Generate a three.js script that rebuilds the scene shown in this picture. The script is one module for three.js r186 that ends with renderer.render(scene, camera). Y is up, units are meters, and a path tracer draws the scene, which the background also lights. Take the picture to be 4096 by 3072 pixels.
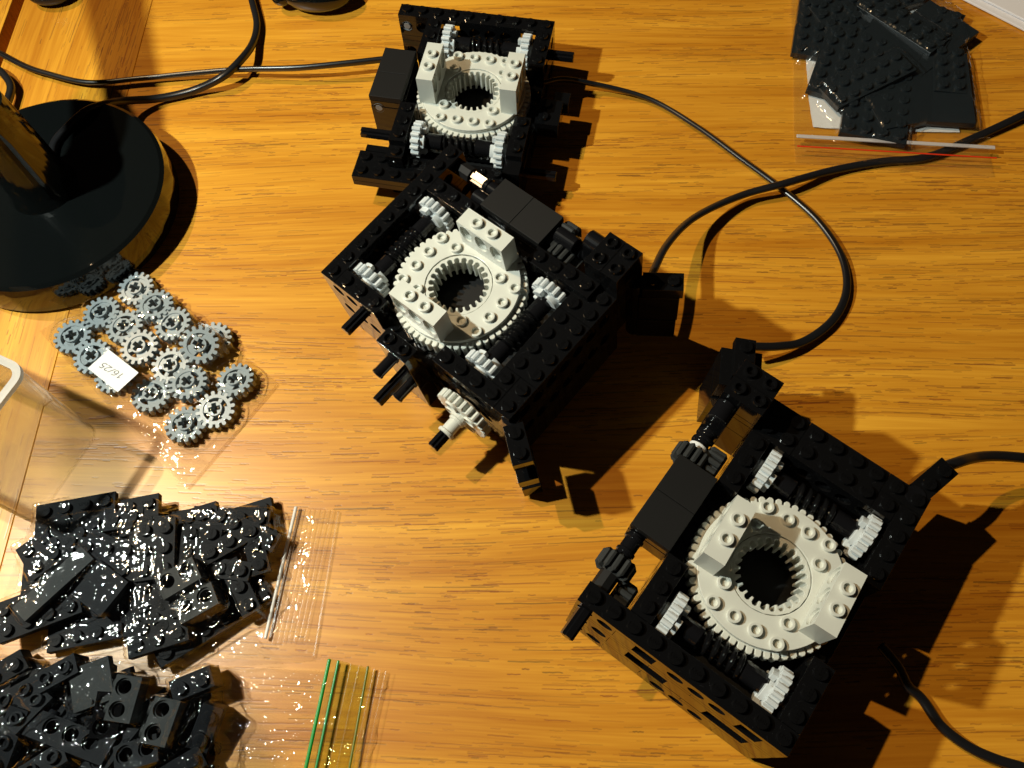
import * as THREE from 'three';
import { RoundedBoxGeometry } from 'three/addons/geometries/RoundedBoxGeometry.js';
import { mergeGeometries, toCreasedNormals } from 'three/addons/utils/BufferGeometryUtils.js';
import { FontLoader } from 'three/addons/loaders/FontLoader.js';
import { TextGeometry } from 'three/addons/geometries/TextGeometry.js';

// ---------------------------------------------------------------- camera, light, exposure
const scene = new THREE.Scene();
const camera = new THREE.PerspectiveCamera(48.62, 4 / 3, 0.01, 20);
camera.matrixAutoUpdate = false;
{
  const X = new THREE.Vector3(0.99583269, -0.0390598, 0.08241113), Y = new THREE.Vector3(0.09119903, 0.426507, -0.89987472), Z = new THREE.Vector3(0, 0.90364048, 0.42829182);
  const m = new THREE.Matrix4().makeBasis(X, Y, Z).setPosition(0, 0.33808, 0);
  m.decompose(camera.position, camera.quaternion, camera.scale);
  camera.scale.set(1, 1, 1);
  camera.matrixAutoUpdate = true;
}
scene.background = new THREE.Color(0.008, 0.006, 0.005);

const renderer = new THREE.WebGLRenderer({ antialias: true });
renderer.setSize(1024, 768);
renderer.toneMapping = THREE.LinearToneMapping;
renderer.toneMappingExposure = 0.8;
renderer.shadowMap.enabled = true;

// desk lamp head (its fitting is built with the lamp further down)
const LAMP = new THREE.Vector3(-0.398, 0.495, -0.202);
const deskLight = new THREE.SpotLight(0xf6fff4, 1.55, 0, 0.95, 0.5, 2);
deskLight.position.copy(LAMP);
deskLight.target.position.set(-0.02, 0, -0.1);
deskLight.castShadow = true;
deskLight.shadow.radius = 0.45;
scene.add(deskLight, deskLight.target);
// ceiling lamp of the room, far off to the left
const roomLight = new THREE.PointLight(0xffd9a6, 11.5, 0, 2);
roomLight.position.set(-1.2, 2.05, -0.8);
roomLight.castShadow = true;
roomLight.shadow.radius = 0.9;
scene.add(roomLight);

// ---------------------------------------------------------------- helpers
let rs = 12345;
const rnd = () => { rs = (rs + 0x6d2b79f5) | 0; let t = Math.imul(rs ^ (rs >>> 15), 1 | rs); t = (t + Math.imul(t ^ (t >>> 7), 61 | t)) ^ t; return ((t ^ (t >>> 14)) >>> 0) / 4294967296; };
const rr = (a, b) => a + (b - a) * rnd();
const hash = (x, y, s) => { let h = Math.imul(x, 374761393) ^ Math.imul(y, 668265263) ^ Math.imul(s, 1274126177); h = Math.imul(h ^ (h >>> 13), 1274126177); return ((h ^ (h >>> 16)) >>> 0) / 4294967296; };
function noise(x, y, s = 0) {
  const ix = Math.floor(x), iy = Math.floor(y); let fx = x - ix, fy = y - iy;
  fx = fx * fx * (3 - 2 * fx); fy = fy * fy * (3 - 2 * fy);
  const a = hash(ix, iy, s), b = hash(ix + 1, iy, s), c = hash(ix, iy + 1, s), d = hash(ix + 1, iy + 1, s);
  return a + (b - a) * fx + (c - a) * fy + (a - b - c + d) * fx * fy;
}
const fbm = (x, y, s, n = 4) => { let v = 0, a = 0.5, t = 0; for (let i = 0; i < n; i++) { v += a * noise(x, y, s + i); t += a; a *= 0.5; x *= 2.03; y *= 2.03; } return v / t; };

const used = new Map();
function numbered(name) { const n = used.get(name) || 0; used.set(name, n + 1); return n ? name + '_' + String(n).padStart(3, '0') : name; }
function tag(o, label, category, group) { o.userData.label = label; o.userData.category = category; if (group) o.userData.group = group; return o; }
function shade(o) { o.castShadow = true; o.receiveShadow = true; return o; }
function thing(name, label, category, group) { const g = new THREE.Group(); g.name = numbered(name); scene.add(g); return tag(g, label, category, group); }
function part(name, geoms, mat, parent) {
  const list = [].concat(geoms).map((g) => { const n = g.index ? g.toNonIndexed() : g.clone(); for (const k of Object.keys(n.attributes)) if (!['position', 'normal', 'uv'].includes(k)) n.deleteAttribute(k); n.morphAttributes = {}; return n; });
  const m = new THREE.Mesh(list.length > 1 ? mergeGeometries(list) : list[0], mat);
  m.name = parent === scene ? numbered(name) : name; parent.add(m); return shade(m);
}
function dataTex(w, h, f, srgb) {
  const d = new Uint8Array(w * h * 4);
  for (let y = 0; y < h; y++) for (let x = 0; x < w; x++) { const c = f(x, y), i = (y * w + x) * 4; d[i] = c[0]; d[i + 1] = c[1]; d[i + 2] = c[2]; d[i + 3] = 255; }
  const t = new THREE.DataTexture(d, w, h); t.wrapS = t.wrapT = THREE.RepeatWrapping; t.magFilter = THREE.LinearFilter; t.minFilter = THREE.LinearMipmapLinearFilter; t.generateMipmaps = true;
  if (srgb) t.colorSpace = THREE.SRGBColorSpace; t.needsUpdate = true; return t;
}
// uv in metres from the dominant axis of each face
function boxUV(g, scale = 1) {
  const p = g.attributes.position, n = g.attributes.normal, uv = new Float32Array(p.count * 2);
  for (let i = 0; i < p.count; i++) {
    const ax = Math.abs(n.getX(i)), ay = Math.abs(n.getY(i)), az = Math.abs(n.getZ(i)); let u, v;
    if (ay >= ax && ay >= az) { u = p.getX(i); v = p.getZ(i); } else if (ax >= az) { u = p.getZ(i); v = p.getY(i); } else { u = p.getX(i); v = p.getY(i); }
    uv[i * 2] = u * scale; uv[i * 2 + 1] = v * scale;
  }
  g.setAttribute('uv', new THREE.BufferAttribute(uv, 2)); return g;
}

// ---------------------------------------------------------------- materials
const scuff = dataTex(512, 512, (x, y) => {   // fine handling scratches and dust, as a roughness map
  const v = 0.55 + 0.35 * fbm(x / 40, y / 40, 3) + 0.25 * Math.pow(noise(x / 2.2, y / 2.2, 9), 6) * 2;
  const c = Math.max(0, Math.min(255, v * 200)); return [c, c, c];
});
function plastic(r, g, b, rough, o = {}) {
  const m = new THREE.MeshPhysicalMaterial({ roughness: rough, ...o }); m.color.setRGB(r, g, b); return m;
}
const sc1 = scuff.clone(); sc1.repeat.set(30, 30);
const dust = (() => {  // dust specks and hairs lying on black plastic
  const c = document.createElement('canvas'); c.width = c.height = 1024; const k = c.getContext('2d');
  k.fillStyle = 'rgb(14,14,15)'; k.fillRect(0, 0, 1024, 1024);
  for (let i = 0; i < 900; i++) { const a = rnd(); k.fillStyle = `rgba(150,152,158,${0.12 + 0.5 * a * a * a})`; k.beginPath(); k.arc(rnd() * 1024, rnd() * 1024, 0.5 + 1.5 * rnd() * rnd(), 0, 7); k.fill(); }
  k.strokeStyle = 'rgba(120,122,128,0.35)'; k.lineWidth = 1;
  for (let i = 0; i < 60; i++) { const x = rnd() * 1024, y = rnd() * 1024, a = rnd() * 6.28, l = rr(8, 40); k.beginPath(); k.moveTo(x, y); k.quadraticCurveTo(x + Math.cos(a) * l / 2 + rr(-4, 4), y + Math.sin(a) * l / 2 + rr(-4, 4), x + Math.cos(a) * l, y + Math.sin(a) * l); k.stroke(); }
  const t = new THREE.CanvasTexture(c); t.wrapS = t.wrapT = THREE.RepeatWrapping; t.colorSpace = THREE.SRGBColorSpace; t.repeat.set(16, 16); return t;
})();
const M = {
  black: plastic(1, 1, 1, 0.13, { map: dust, roughnessMap: sc1 }),
  blackPlain: plastic(0.006, 0.006, 0.007, 0.12),
  matte: plastic(0.008, 0.008, 0.008, 0.6, { specularIntensity: 0.4 }),
  soot: plastic(0.03, 0.032, 0.032, 0.6, { specularIntensity: 0.3 }),
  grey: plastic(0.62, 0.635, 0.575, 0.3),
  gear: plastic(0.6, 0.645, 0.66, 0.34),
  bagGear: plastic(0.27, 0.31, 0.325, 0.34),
  bagBlack: plastic(0.008, 0.009, 0.011, 0.62, { specularIntensity: 0.22 }),
  pin: plastic(0.2, 0.205, 0.21, 0.3),
  white: plastic(0.75, 0.76, 0.75, 0.3),
  rubber: plastic(0.01, 0.01, 0.011, 0.3),
  lamp: plastic(0.004, 0.005, 0.005, 0.07, { clearcoat: 0.5, clearcoatRoughness: 0.04 }),
};

// ---------------------------------------------------------------- table
function woodMaps(seed, W, H, mPerPx) {
  rs = seed;
  const c = document.createElement('canvas'); c.width = W; c.height = H; const k = c.getContext('2d');
  const im = k.createImageData(W, H), per = (v, p) => ((v % p) + p) % p;
  const flow = (x, y) => 9 * Math.sin(x * 6.283 / W + y * 0.004) + 5 * Math.sin(x * 12.566 / W + y * 0.011 + 2) + 14 * (noise(x / 330, y / 90, seed) - 0.5);
  for (let y = 0; y < H; y++) for (let x = 0; x < W; x++) {
    const yy = y + flow(x, y);
    const band = fbm(x / 700, yy / 46, seed + 1, 3), fine = fbm(x / 190, yy / 7, seed + 5, 3), hair = noise(x / 60, yy / 1.7, seed + 11);
    let t = (band - 0.5) * 0.75 + (fine - 0.5) * 0.5 + (hair - 0.5) * 0.22;
    const r = 206 + 60 * t, g = 140 + 66 * t, b = 36 + 36 * t, i = (y * W + x) * 4;
    im.data[i] = r; im.data[i + 1] = g; im.data[i + 2] = b; im.data[i + 3] = 255;
  }
  k.putImageData(im, 0, 0);
  const e = document.createElement('canvas'); e.width = W; e.height = H; const q = e.getContext('2d'); q.fillStyle = '#fff'; q.fillRect(0, 0, W, H);
  const mm = 0.001 / mPerPx; k.lineCap = q.lineCap = 'round';
  for (let i = 0; i < 15000; i++) {   // open oak pores along the grain, in bands
    const x = rnd() * W, y = rnd() * H, d = fbm(x / 600, y / 40, seed + 20, 2);
    if (rnd() > Math.pow(d, 2.2) * 3.2) continue;
    const L = (2 + 20 * rnd() * rnd() + (rnd() < 0.12 ? 18 : 0)) * mm, w = (0.14 + 0.34 * rnd() * rnd()) * mm, a = 0.26 + 0.55 * rnd() * rnd() + 0.25 * d;
    for (const ox of [0, -W]) {
      if (ox && x + L < W) continue;
      for (const [kk, col] of [[k, `rgba(${96 + 30 * rnd()},${54 + 22 * rnd()},${22 + 10 * rnd()},${a})`], [q, `rgba(0,0,0,${a * 0.9})`]]) {
        kk.strokeStyle = col; kk.lineWidth = w; kk.beginPath(); kk.moveTo(x + ox, y - flow(x, y));
        for (let s = 1; s <= 6; s++) kk.lineTo(x + ox + L * s / 6, y - flow(per(x + L * s / 6, W), y) + rr(-0.5, 0.5));
        kk.stroke();
      }
    }
  }
  const map = new THREE.CanvasTexture(c); map.colorSpace = THREE.SRGBColorSpace; const bump = new THREE.CanvasTexture(e);
  for (const t of [map, bump]) { t.wrapS = t.wrapT = THREE.RepeatWrapping; t.repeat.set(1 / (W * mPerPx), 1 / (H * mPerPx)); t.anisotropy = 8; }
  return { map, bump };
}
const wood = woodMaps(77, 2048, 1536, 0.00026);
const woodMat = [1, 0.97, 1.03, 0.95].map((f, i) => {
  const m = new THREE.MeshPhysicalMaterial({ map: wood.map, bumpMap: wood.bump, bumpScale: 0.00006, roughness: 0.36 });
  m.color.setRGB(f, f, f * (i % 2 ? 0.98 : 1)); return m;
});
const table = new THREE.Group(); table.name = 'table_top'; table.userData.kind = 'structure'; table.rotation.y = -0.093; scene.add(table);
function plank(x0, x1, z0, z1, mat, ou, ov, turn) {
  const g = new RoundedBoxGeometry(x1 - x0 - 0.00012, 0.022, z1 - z0 - 0.00012, 2, 0.0004); g.translate((x0 + x1) / 2, -0.011, (z0 + z1) / 2); boxUV(g);
  const uv = g.attributes.uv; for (let i = 0; i < uv.count; i++) { let a = uv.getX(i), b = uv.getY(i); if (turn) [a, b] = [b, a]; uv.setXY(i, a + ou, b + ov); }
  return part('plank', g, mat, table);
}
{
  // the field boards run left to right; a breadboard end closes them at the left
  const zs = [-1.1, -0.47, 0.35];
  for (let i = 0; i < zs.length - 1; i++) plank(-0.2235, 0.9, zs[i], zs[i + 1], woodMat[(i * 3 + 1) % 4], i * 0.231, i * 0.137);
  plank(-0.2995, -0.2235, -1.1, 0.35, woodMat[1], 0.11, 0.31, true);
  plank(-0.62, -0.3065, -1.1, 0.35, woodMat[2], 0.4, 0.17, true);
  const s = new THREE.BoxGeometry(1.52, 0.02, 1.45); s.translate(0.14, -0.034, -0.375); part('underside', boxUV(s), M.soot, table);
}

// ---------------------------------------------------------------- building-brick geometry (unit U = one stud pitch)
const U = 0.008;
const font = await new FontLoader().loadAsync('fonts/droid/droid_sans_bold.typeface.json');
const studText = (() => {
  const g = new TextGeometry('LEGO', { font, size: 0.00125, depth: 0.00014, curveSegments: 2, bevelEnabled: false });
  g.computeBoundingBox(); const b = g.boundingBox; g.translate(-(b.min.x + b.max.x) / 2, -(b.min.y + b.max.y) / 2, 0); g.rotateX(-Math.PI / 2); return g;
})();
const clean = (g) => { const n = g.index ? g.toNonIndexed() : g; for (const k of Object.keys(n.attributes)) if (!['position', 'normal', 'uv'].includes(k)) n.deleteAttribute(k); return n; };
const studSolid = (() => {
  const l = new THREE.LatheGeometry([[0.0024, 0], [0.0024, 0.00155], [0.00225, 0.0017], [0.0001, 0.0017]].map((p) => new THREE.Vector2(...p)), 22);
  const t = studText.clone(); t.translate(0, 0.0017, 0);
  return mergeGeometries([clean(toCreasedNormals(l, 0.9)), clean(t)]);
})();
const studHollow = (() => {
  const l = new THREE.LatheGeometry([[0.0024, 0], [0.0024, 0.00158], [0.00228, 0.0017], [0.00165, 0.0017], [0.00155, 0.0016], [0.00155, 0.0001], [0.0001, 0.0001]].map((p) => new THREE.Vector2(...p)), 26);
  const t = studText.clone(); t.scale(0.62, 1, 0.62); t.translate(0, 0.00012, 0);
  return mergeGeometries([clean(toCreasedNormals(l, 0.9)), clean(t)]);
})();
function holed(len, holes, h = 0.0096, d = 0.0078) {  // a beam along x, centred, with round side holes at x offsets
  const mk = (r, depth, z) => {
    const s = new THREE.Shape(); const a = len / 2 - 0.00006; s.moveTo(-a, -h / 2 + 0.00004); s.lineTo(a, -h / 2 + 0.00004); s.lineTo(a, h / 2 - 0.00004); s.lineTo(-a, h / 2 - 0.00004); s.closePath();
    for (const x of holes) { const p = new THREE.Path(); p.absarc(x, 0.001, r, 0, Math.PI * 2, true); s.holes.push(p); }
    const g = new THREE.ExtrudeGeometry(s, { depth, bevelEnabled: false, curveSegments: 14 }); g.translate(0, 0, z); return clean(g);
  };
  return mergeGeometries([mk(0.0031, 0.0009, -d / 2), mk(0.00245, d - 0.0018, -d / 2 + 0.0009), mk(0.0031, 0.0009, d / 2 - 0.0009)]);
}
function gearShape(n, ro, rroot, tip = 0.34, base = 0.62) {
  const s = new THREE.Shape(), st = Math.PI * 2 / n;
  for (let i = 0; i < n; i++) {
    const a = i * st, P = [[rroot, a - st * base / 2], [rroot + (ro - rroot) * 0.72, a - st * (tip * 0.55 + base * 0.16)], [ro, a - st * tip / 2 * 0.7], [ro, a + st * tip / 2 * 0.7], [rroot + (ro - rroot) * 0.72, a + st * (tip * 0.55 + base * 0.16)], [rroot, a + st * base / 2]];
    P.forEach(([r, t], j) => { const x = r * Math.cos(t), y = r * Math.sin(t); i || j ? s.lineTo(x, y) : s.moveTo(x, y); });
  }
  s.closePath(); return s;
}
const extr = (s, depth, bev = 0.00012) => { const g = new THREE.ExtrudeGeometry(s, { depth: depth - 2 * bev, bevelEnabled: bev > 0, bevelThickness: bev, bevelSize: bev, bevelOffset: -bev, bevelSegments: 1, curveSegments: 10 }); g.translate(0, 0, -depth / 2 + bev); return clean(g); };
const crossPath = (r, w) => { const p = new THREE.Path(); const P = [[w, w], [w, r], [-w, r], [-w, w], [-r, w], [-r, -w], [-w, -w], [-w, -r], [w, -r], [w, -w], [r, -w], [r, w]]; P.forEach(([x, y], i) => i ? p.lineTo(x, y) : p.moveTo(x, y)); p.closePath(); return p; };
// 16-tooth gear: toothed ring, hub with a cross hole, curved webs (axis z)
const gear16 = (() => {
  const ring = gearShape(16, 0.0087, 0.0069); const hp = new THREE.Path(); hp.absarc(0, 0, 0.0053, 0, Math.PI * 2, true); ring.holes.push(hp);
  const hub = new THREE.Shape(); hub.absarc(0, 0, 0.0034, 0, Math.PI * 2, false); hub.holes.push(crossPath(0.0025, 0.00095));
  const out = [extr(ring, 0.004), extr(hub, 0.0062)];
  for (let i = 0; i < 2; i++) {
    const w = new THREE.Shape(), a0 = 0.55 + i * Math.PI, a1 = a0 + 1.05; w.absarc(0, 0, 0.0055, a0, a1, false); w.absarc(0, 0, 0.0031, a1 + 0.25, a0 - 0.25, true); w.closePath(); out.push(extr(w, 0.0032, 0.0001));
    const w2 = new THREE.Shape(), b0 = 2.35 + i * Math.PI, b1 = b0 + 0.36; w2.absarc(0, 0, 0.0055, b0, b1, false); w2.absarc(0, 0, 0.0031, b1 + 0.1, b0 - 0.1, true); w2.closePath(); out.push(extr(w2, 0.003, 0.0001));
  }
  return mergeGeometries(out);
})();
const gear24 = (() => {
  const s = gearShape(24, 0.0129, 0.0109); for (let i = 0; i < 4; i++) { const p = new THREE.Path(), a = i * Math.PI / 2 + 0.5; p.absarc(0.0068 * Math.cos(a), 0.0068 * Math.sin(a), 0.0025, 0, Math.PI * 2, true); s.holes.push(p); }
  const h = new THREE.Shape(); h.absarc(0, 0, 0.0042, 0, Math.PI * 2, false); h.holes.push(crossPath(0.0025, 0.00095));
  const out = [extr(s, 0.0040), extr(h, 0.0079)];
  for (let i = 0; i < 4; i++) { const a = i * Math.PI / 2 + 0.5; const r = new THREE.Shape(); r.absarc(0.0068 * Math.cos(a), 0.0068 * Math.sin(a), 0.0031, 0, Math.PI * 2, false); const p = new THREE.Path(); p.absarc(0.0068 * Math.cos(a), 0.0068 * Math.sin(a), 0.0024, 0, Math.PI * 2, true); r.holes.push(p); out.push(extr(r, 0.0056)); }
  return mergeGeometries(out);
})();
const gear12 = mergeGeometries([extr(gearShape(12, 0.0069, 0.0048, 0.4, 0.75), 0.0074, 0.0011)]);
function axleGeo(len, r = 0.0024) {  // cross axle along z, from 0 to len
  const s = new THREE.Shape(), w = 0.00092, b = 0.0004; const c = crossPath(r - b, w - b * 0.3); s.curves = c.curves;
  const g = new THREE.ExtrudeGeometry(s, { depth: len - 2 * b, bevelEnabled: true, bevelThickness: b, bevelSize: b * 0.8, bevelSegments: 2, steps: 1 }); g.translate(0, 0, b); return clean(g);
}
function lathe(pts, seg = 28, crease = 0.6) { return clean(toCreasedNormals(new THREE.LatheGeometry(pts.map((p) => new THREE.Vector2(...p)), seg), crease)); }
function pinGeo(len) { const g = lathe([[0.0001, 0], [0.0017, 0], [0.0017, len - 0.002], [0.0018, len - 0.0003], [0.0024, len - 0.0002], [0.0026, len - 0.0006], [0.0026, len - 0.0012], [0.0024, len - 0.0015], [0.0024, 0.001], [0.0028, 0.0008], [0.0028, 0]].reverse(), 22); g.rotateX(Math.PI / 2); return g; }
function wormGeo(len, turns, r0, r1) {   // a worm along z, centred
  const nz = 132, nt = 26, pos = [], idx = [];
  for (let i = 0; i <= nz; i++) for (let j = 0; j <= nt; j++) {
    const z = i / nz * len, a = j / nt * Math.PI * 2, ph = (((z / len * turns - j / nt) % 1) + 1) % 1, p = Math.max(0, Math.min(1, 1.9 - Math.abs(ph - 0.5) * 5.4));
    const r = r0 + (r1 - r0) * p; pos.push(r * Math.cos(a), r * Math.sin(a), z - len / 2);
  }
  for (let i = 0; i < nz; i++) for (let j = 0; j < nt; j++) { const a = i * (nt + 1) + j, b = a + nt + 1; idx.push(a, a + 1, b, b, a + 1, b + 1); }
  const g = new THREE.BufferGeometry(); g.setAttribute('position', new THREE.Float32BufferAttribute(pos, 3)); g.setIndex(idx); g.computeVertexNormals();
  g.setAttribute('uv', new THREE.Float32BufferAttribute(new Float32Array(pos.length / 3 * 2), 2)); return clean(g);
}
const worm = wormGeo(0.0156, 5, 0.0027, 0.0044);
const tubeZ = (r, z0, z1, seg = 26) => { const g = lathe([[0.0001, z0], [r - 0.0003, z0], [r, z0 + 0.0003], [r, z1 - 0.0003], [r - 0.0003, z1], [0.0001, z1]], seg); g.rotateX(Math.PI / 2); return g; };

// ---------------------------------------------------------------- the three gearbox modules share one design
function moduleBuilder({ name, label, o, u, v, n, H, layers, mirrored }) {
  const s = mirrored ? 1 : -1, root = thing(name, label, 'gearbox', undefined);
  const X = new THREE.Vector3(...u), Y = new THREE.Vector3(...n), Z = new THREE.Vector3(...v).multiplyScalar(s);
  const local = (a, b, c) => new THREE.Vector3((a - 5.5) * U, (c + H) * U, s * (b - 3.5) * U);
  const m = new THREE.Matrix4().makeBasis(X, Y, Z), base = new THREE.Vector3(...o).addScaledVector(X, 5.5 * U).addScaledVector(Y, -H * U).addScaledVector(new THREE.Vector3(...v), 3.5 * U);
  root.quaternion.setFromRotationMatrix(m); root.position.copy(base);
  const B = {};
  B.root = root; B.local = local;
  B.at = (g, a, b, c) => { const p = local(a, b, c); const k = g.clone(); k.translate(p.x, p.y, p.z); return k; };
  B.box = (a0, a1, b0, b1, c0, c1, r = 0.00018) => { const p = local((a0 + a1) / 2, (b0 + b1) / 2, (c0 + c1) / 2); const g = new RoundedBoxGeometry((a1 - a0) * U - 0.00012, (c1 - c0) * U - 0.00005, (b1 - b0) * U - 0.00012, 1, r); g.translate(p.x, p.y, p.z); return boxUV(clean(g)); };
  B.studs = (list, c, hollow, turn = 0) => list.map(([a, b]) => { const g = (hollow ? studHollow : studSolid).clone(); g.rotateY(turn); return B.at(g, a, b, c - 0.002); });
  B.plate = (a0, a1, b0, b1, top, o2 = {}) => {
    const th = o2.h ?? 0.4, g = [B.box(a0, a1, b0, b1, top - th, top)];
    if (o2.studs !== false) { const L = []; for (let a = a0 + 0.5; a < a1; a++) for (let b = b0 + 0.5; b < b1; b++) if (!o2.skip || !o2.skip(a, b)) L.push([a, b]); g.push(...B.studs(L, top, o2.hollow, o2.turn ?? ((a1 - a0) > (b1 - b0) ? 0 : Math.PI / 2 * s))); }
    return part(o2.name ?? 'plate', g, o2.mat ?? M.black, o2.parent ?? root);
  };
  B.beamV = (a, b0, b1, top, holes) => {   // beam along v
    const g = holes && holes.length ? holed((b1 - b0) * U, holes.map((h) => (h - (b0 + b1) / 2) * U)) : null;
    if (!g) return part('brick', B.box(a - 0.49, a + 0.49, b0, b1, top - 1.2, top), M.black, root);
    g.rotateY(s > 0 ? -Math.PI / 2 : Math.PI / 2); return part('beam', boxUV(B.at(g, a, (b0 + b1) / 2, top - 0.6)), M.black, root);
  };
  B.beamU = (b, a0, a1, top, holes) => {
    if (!holes || !holes.length) return part('brick', B.box(a0, a1, b - 0.49, b + 0.49, top - 1.2, top), M.black, root);
    const g = holed((a1 - a0) * U, holes.map((h) => (h - (a0 + a1) / 2) * U)); return part('beam', boxUV(B.at(g, (a0 + a1) / 2, b, top - 0.6)), M.black, root);
  };
  B.alongV = (g, a, b, c, spin = 0) => { const k = g.clone(); k.rotateZ(spin); return B.at(k, a, b, c); };              // geometry whose axis is z
  B.alongU = (g, a, b, c, spin = 0) => { const k = g.clone(); k.rotateZ(spin); k.rotateY(Math.PI / 2); return B.at(k, a, b, c); };
  B.axleV = (a, b0, b1, c, spin = 0) => { const g = axleGeo((b1 - b0) * U); g.rotateZ(spin); const lo = s > 0 ? b0 : b1; return B.at(g, a, lo, c); };
  B.axleU = (b, a0, a1, c, spin = 0) => { const g = axleGeo((a1 - a0) * U); g.rotateZ(spin); g.rotateY(Math.PI / 2); return B.at(g, a0, b, c); };
  B.s = s;
  const T = -0.12, tops = []; for (let i = 0; i < layers; i++) tops.push(-0.52 - 2 * i);
  B.T = T; B.tops = tops;

  // front wall (u = 0): plates and beams, with the slots that the gears reach into
  B.plate(-0.5, 0.5, -0.5, 9.5, T);
  const wall = [
    [[7.5, 9.5, [8, 9]], [1.5, 5.5, [2.5, 3.5, 4.5]]],
    [[7.5, 9.5, [8, 9]], [2.5, 4.5, []]],
    [[7.5, 9.5, [8, 9]], [5.5, 7.5, []], [1.5, 5.5, [2.5, 3.5, 4.5]], [-0.5, 1.5, []]],
  ];
  for (let i = 0; i < layers; i++) {
    for (const [b0, b1, h] of wall[i]) B.beamV(0, b0, b1, tops[i], h);
    if (i < layers - 1) { B.plate(-0.5, 0.5, -0.5, 3.5, tops[i] - 1.2, { studs: false }); B.plate(-0.5, 0.5, 3.5, 9.5, tops[i] - 1.2, { studs: false }); B.plate(-0.5, 0.5, -0.5, 5.5, tops[i] - 1.6, { studs: false }); B.plate(-0.5, 0.5, 5.5, 9.5, tops[i] - 1.6, { studs: false }); }
  }
  // side walls (v = 0 and v = 7)
  const half = (a, b) => { const r = []; for (let x = a + 1; x < b; x++) r.push(x); return r; };
  for (const b of [0, 7]) {
    B.beamU(b, -0.5, 3.5, tops[0], [0.5, 1.5, 2.5]);
    B.beamU(b, 7.5, b ? 10.5 : 11.5, tops[0], half(7.5, b ? 10.5 : 11.5));
    B.plate(0.5, 3.5, b - 0.5, b + 0.5, T);
    if (layers > 2 || b) { B.beamU(b, -0.5, 5.5, tops[1], [0.5, 1.5, 2.5, 3.5, 4.5]); B.beamU(b, 5.5, 11.5, tops[1], half(5.5, 11.5)); }
    else B.beamU(b, -0.5, 11.5, tops[1], half(-0.5, 11.5));
    B.plate(0.5, 7.5, b - 0.5, b + 0.5, tops[0] - 1.2, { skip: (x) => x < 3.6 }); B.plate(7.5, 11.5, b - 0.5, b + 0.5, tops[0] - 1.2, { studs: false });
    B.plate(0.5, 11.5, b - 0.5, b + 0.5, tops[0] - 1.6, { studs: false });
    if (layers > 2) { B.plate(0.5, 11.5, b - 0.5, b + 0.5, tops[1] - 1.2, { studs: false }); B.plate(0.5, 11.5, b - 0.5, b + 0.5, tops[1] - 1.6, { studs: false }); B.beamU(b, b ? 0.5 : 0.5, 11.5, tops[2], []); }
  }
  // floor under the mechanism
  part('floor_plate', B.box(0.5, 10.5, 0.5, 6.5, -2.75, -2.35), M.matte, root);

  // worm axles with their gears (v direction), at u = 1.5 and 9.5
  for (const [a, spin] of [[1.5, 0.1], [9.5, 0.25]]) {
    const c = -0.97;
    part('axle', B.axleV(a, -0.4, 7.3, c, spin), M.blackPlain, root);
    part('worm_gear', B.alongV(worm, a, 3.5, c, spin), M.black, root);
    const con = [tubeZ(0.0037, -0.0043, 0.0043)];
    for (const b of [1.95, 5.05]) part('connector', B.alongV(con[0], a, b, c), M.blackPlain, root);
    for (const b of [0.98, 6.0]) {
      const hub = lathe([[0.0001, 0], [0.0062, 0], [0.0062, 0.0018], [0.0001, 0.0018]], 24); hub.rotateX(Math.PI / 2);
      const teeth = []; for (let i = 0; i < 4; i++) { const w = new THREE.Shape(), a0 = i * Math.PI / 2 + spin; w.absarc(0, 0, 0.0064, a0, a0 + 0.95, false); w.absarc(0, 0, 0.0036, a0 + 0.95, a0, true); w.closePath(); teeth.push(extr(w, 0.0024, 0.0002)); }
      const side = (b < 3 ? 1 : -1);
      const g = [B.alongV(gear16, a, b, c, spin + b), ...teeth.map((t) => B.alongV(t, a, b + side * 0.38, c))];
      part('small_gear', g, M.gear, root);
      part('bush', B.alongV(tubeZ(0.0030, -0.0012, 0.0012), a, b - side * 0.36, c), M.pin, root);
    }
  }

  // turntable
  const tc = local(5.5, 3.5, 0), tt = new THREE.Group(); tt.name = 'turntable'; tt.position.set(tc.x, local(0, 0, -0.6).y, tc.z); root.add(tt); B.turntable = tt;
  const disc = new THREE.Shape(); disc.absarc(0, 0, 3.17 * U, 0, Math.PI * 2, false); { const p = new THREE.Path(); p.absarc(0, 0, 1.76 * U, 0, Math.PI * 2, true); disc.holes.push(p); }
  const dg = new THREE.ExtrudeGeometry(disc, { depth: 0.0016, bevelEnabled: true, bevelThickness: 0.0002, bevelSize: 0.0002, bevelOffset: -0.0002, bevelSegments: 2, curveSegments: 72 }); dg.rotateX(-Math.PI / 2); dg.translate(0, -0.0018, 0);
  const ds = [clean(dg)];
  for (const sx of [-1, 1]) for (const z of [-1.5, -0.5, 0.5, 1.5]) ds.push(studHollow.clone().translate(sx * 2.5 * U, -0.00002, z * U));
  for (const sx of [-1, 1]) for (const z of [-1.5, 1.5]) ds.push(studHollow.clone().translate(sx * 1.5 * U, -0.00002, z * U));
  part('disc', ds, M.grey, tt);
  for (const sz of [-1, 1]) {   // raised walls, three round holes each
    const w = holed(3 * U - 0.0002, [-U, 0, U], 0.0096, 0.0078); w.scale(1, 1.6, 1); w.translate(0, 0.00768, sz * 2.5 * U);
    const g = [w]; for (const x of [-0.5, 0.5]) g.push(studHollow.clone().translate(x * U, 0.01534, sz * 2.5 * U));
    part('raised_wall', g, M.grey, tt);
  }
  const rs_ = gearShape(56, 3.5 * U, 3.22 * U, 0.42, 0.8); { const p = new THREE.Path(); p.absarc(0, 0, 2.6 * U, 0, Math.PI * 2, true); rs_.holes.push(p); }
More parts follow.
